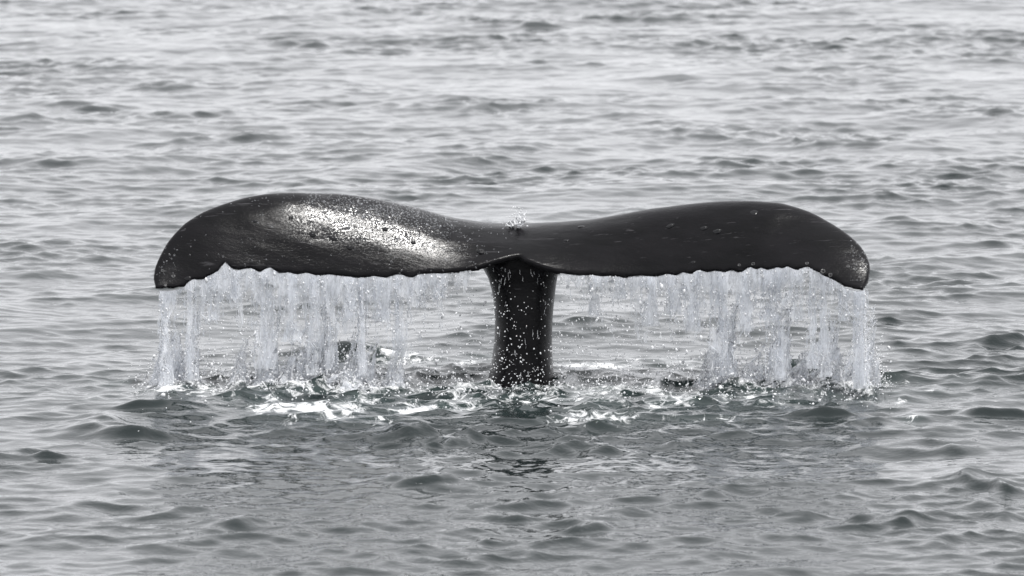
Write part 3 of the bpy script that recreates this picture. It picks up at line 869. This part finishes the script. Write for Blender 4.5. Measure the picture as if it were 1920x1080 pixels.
# spray over the stirred water and in front of the tail stock
q = 2600
sx = rng.uniform(-2.35, 2.4, q); sy = rng.normal(-.1, .55, q)
sz = rng.exponential(.045, q)
P = np.stack([sx, sy, sea_z(sx, sy) + .004 + sz], 1)
q2 = 320
cx_ = at_depth(980., 600., -.2)[0]
ck = rng.integers(0, 70, q2); ccx = rng.uniform(-.26, .26, 70); ccz = rng.uniform(0, 1, 70) ** 1.6 * .66 + .02
P2 = np.stack([cx_ + ccx[ck] + rng.normal(0, .022, q2), rng.uniform(-.45, -.10, q2), np.abs(ccz[ck] + rng.normal(0, .05, q2)) + .01], 1)
q3 = 500
P3 = np.stack([rng.uniform(-.6, .75, q3), rng.uniform(-.3, .5, q3), rng.uniform(0, 1, q3) ** 1.6 * .6], 1)
v, f = merge([drops(P, np.exp(rng.normal(math.log(.0033), .4, q)), 1.3), drops(P2, np.minimum(np.exp(rng.normal(math.log(.0019), .5, q2)), .0048), 1.6), drops(P3, np.exp(rng.normal(math.log(.0028), .4, q3)), 1.6)])
spray = mesh_obj('spray', v, f, M_RIM)
tag(spray, 'fine spray of water drops flying round the tail stock and the splashes', 'spray', kind='stuff')

# a spurt of water standing on the middle of the flukes
loc, nor = hit(970, 427)
n_ = 14
b = np.array(loc)[None] + np.stack([rng.normal(0, .02, n_), rng.normal(0, .015, n_), np.zeros(n_)], 1)
tip = b + np.stack([rng.normal(.004, .018, n_), rng.normal(0, .015, n_), rng.uniform(.03, .10, n_)], 1)
p = np.array(loc)[None] + np.stack([rng.normal(0, .035, 40), rng.normal(0, .02, 40), rng.uniform(.01, .13, 40)], 1)
v, f = merge([spindles(b, tip, rng.uniform(.004, .010, n_), np.full(n_, .012), taper=.6), drops(p, rng.uniform(.002, .005, 40), 1.4)])
spurt = mesh_obj('water_spurt', v, f, M_RIM)
tag(spurt, 'small clear spurt of water standing on the dip between the fluke lobes', 'water spurt', kind='stuff')

# trickles running down the stock
tp, tq = [], []
for k in range(48):
    X_ = rng.uniform(912, 1046); Y_ = 500 + 200 * rng.uniform(0, 1) ** 2.2
    a_, na_ = hit(X_, Y_); b_, nb_ = hit(X_ + rng.normal(0, 1.5), Y_ + rng.uniform(5, 22))
    if a_ is not None and b_ is not None and abs(a_.y - b_.y) < .06 and a_.y < .6:
        tp.append(tuple(a_)); tq.append(tuple(b_))
tp, tq = np.array(tp), np.array(tq)
tr = mesh_obj('water_trickle', *spindles(tp, tq, rng.uniform(.0012, .0025, len(tp)), np.full(len(tp), .004)), M_RIM, whale)
tr['kind'] = 'stuff'

# beads of water on the skin: thick where the lobe was just flooded
beads = []
bx = np.concatenate([rng.normal(700, 75, 1500), rng.normal(790, 60, 700), rng.normal(1612, 12, 90), rng.uniform(300, 960, 160), rng.normal(486, 14, 40), rng.normal(312, 12, 50)])
by = np.concatenate([395 + .12 * (bx[:1500] - 700) + rng.normal(0, 17, 1500), rng.normal(440, 32, 700), rng.normal(480, 22, 90), rng.uniform(380, 505, 160), rng.uniform(360, 500, 40), rng.normal(500, 25, 50)])
for X_, Y_ in zip(bx, by):
    loc, nor = hit(X_, Y_)
    if loc is not None and loc.y < 1.5:
        beads.append((loc.x, loc.y, loc.z))
beads = np.array(beads)
v, f = drops(beads, np.exp(rng.normal(math.log(.0040), .35, len(beads))), 1.2)
bo = mesh_obj('water_bead', v, f, M_DROP, whale)
bo['kind'] = 'stuff'
tri = {}
for o in bpy.data.objects:
    if o.type == 'MESH':
        k = o.name.split('.')[0]; tri[k] = tri.get(k, 0) + len(o.data.loops) - 2 * len(o.data.polygons)
print('tris', sum(tri.values()), tri)
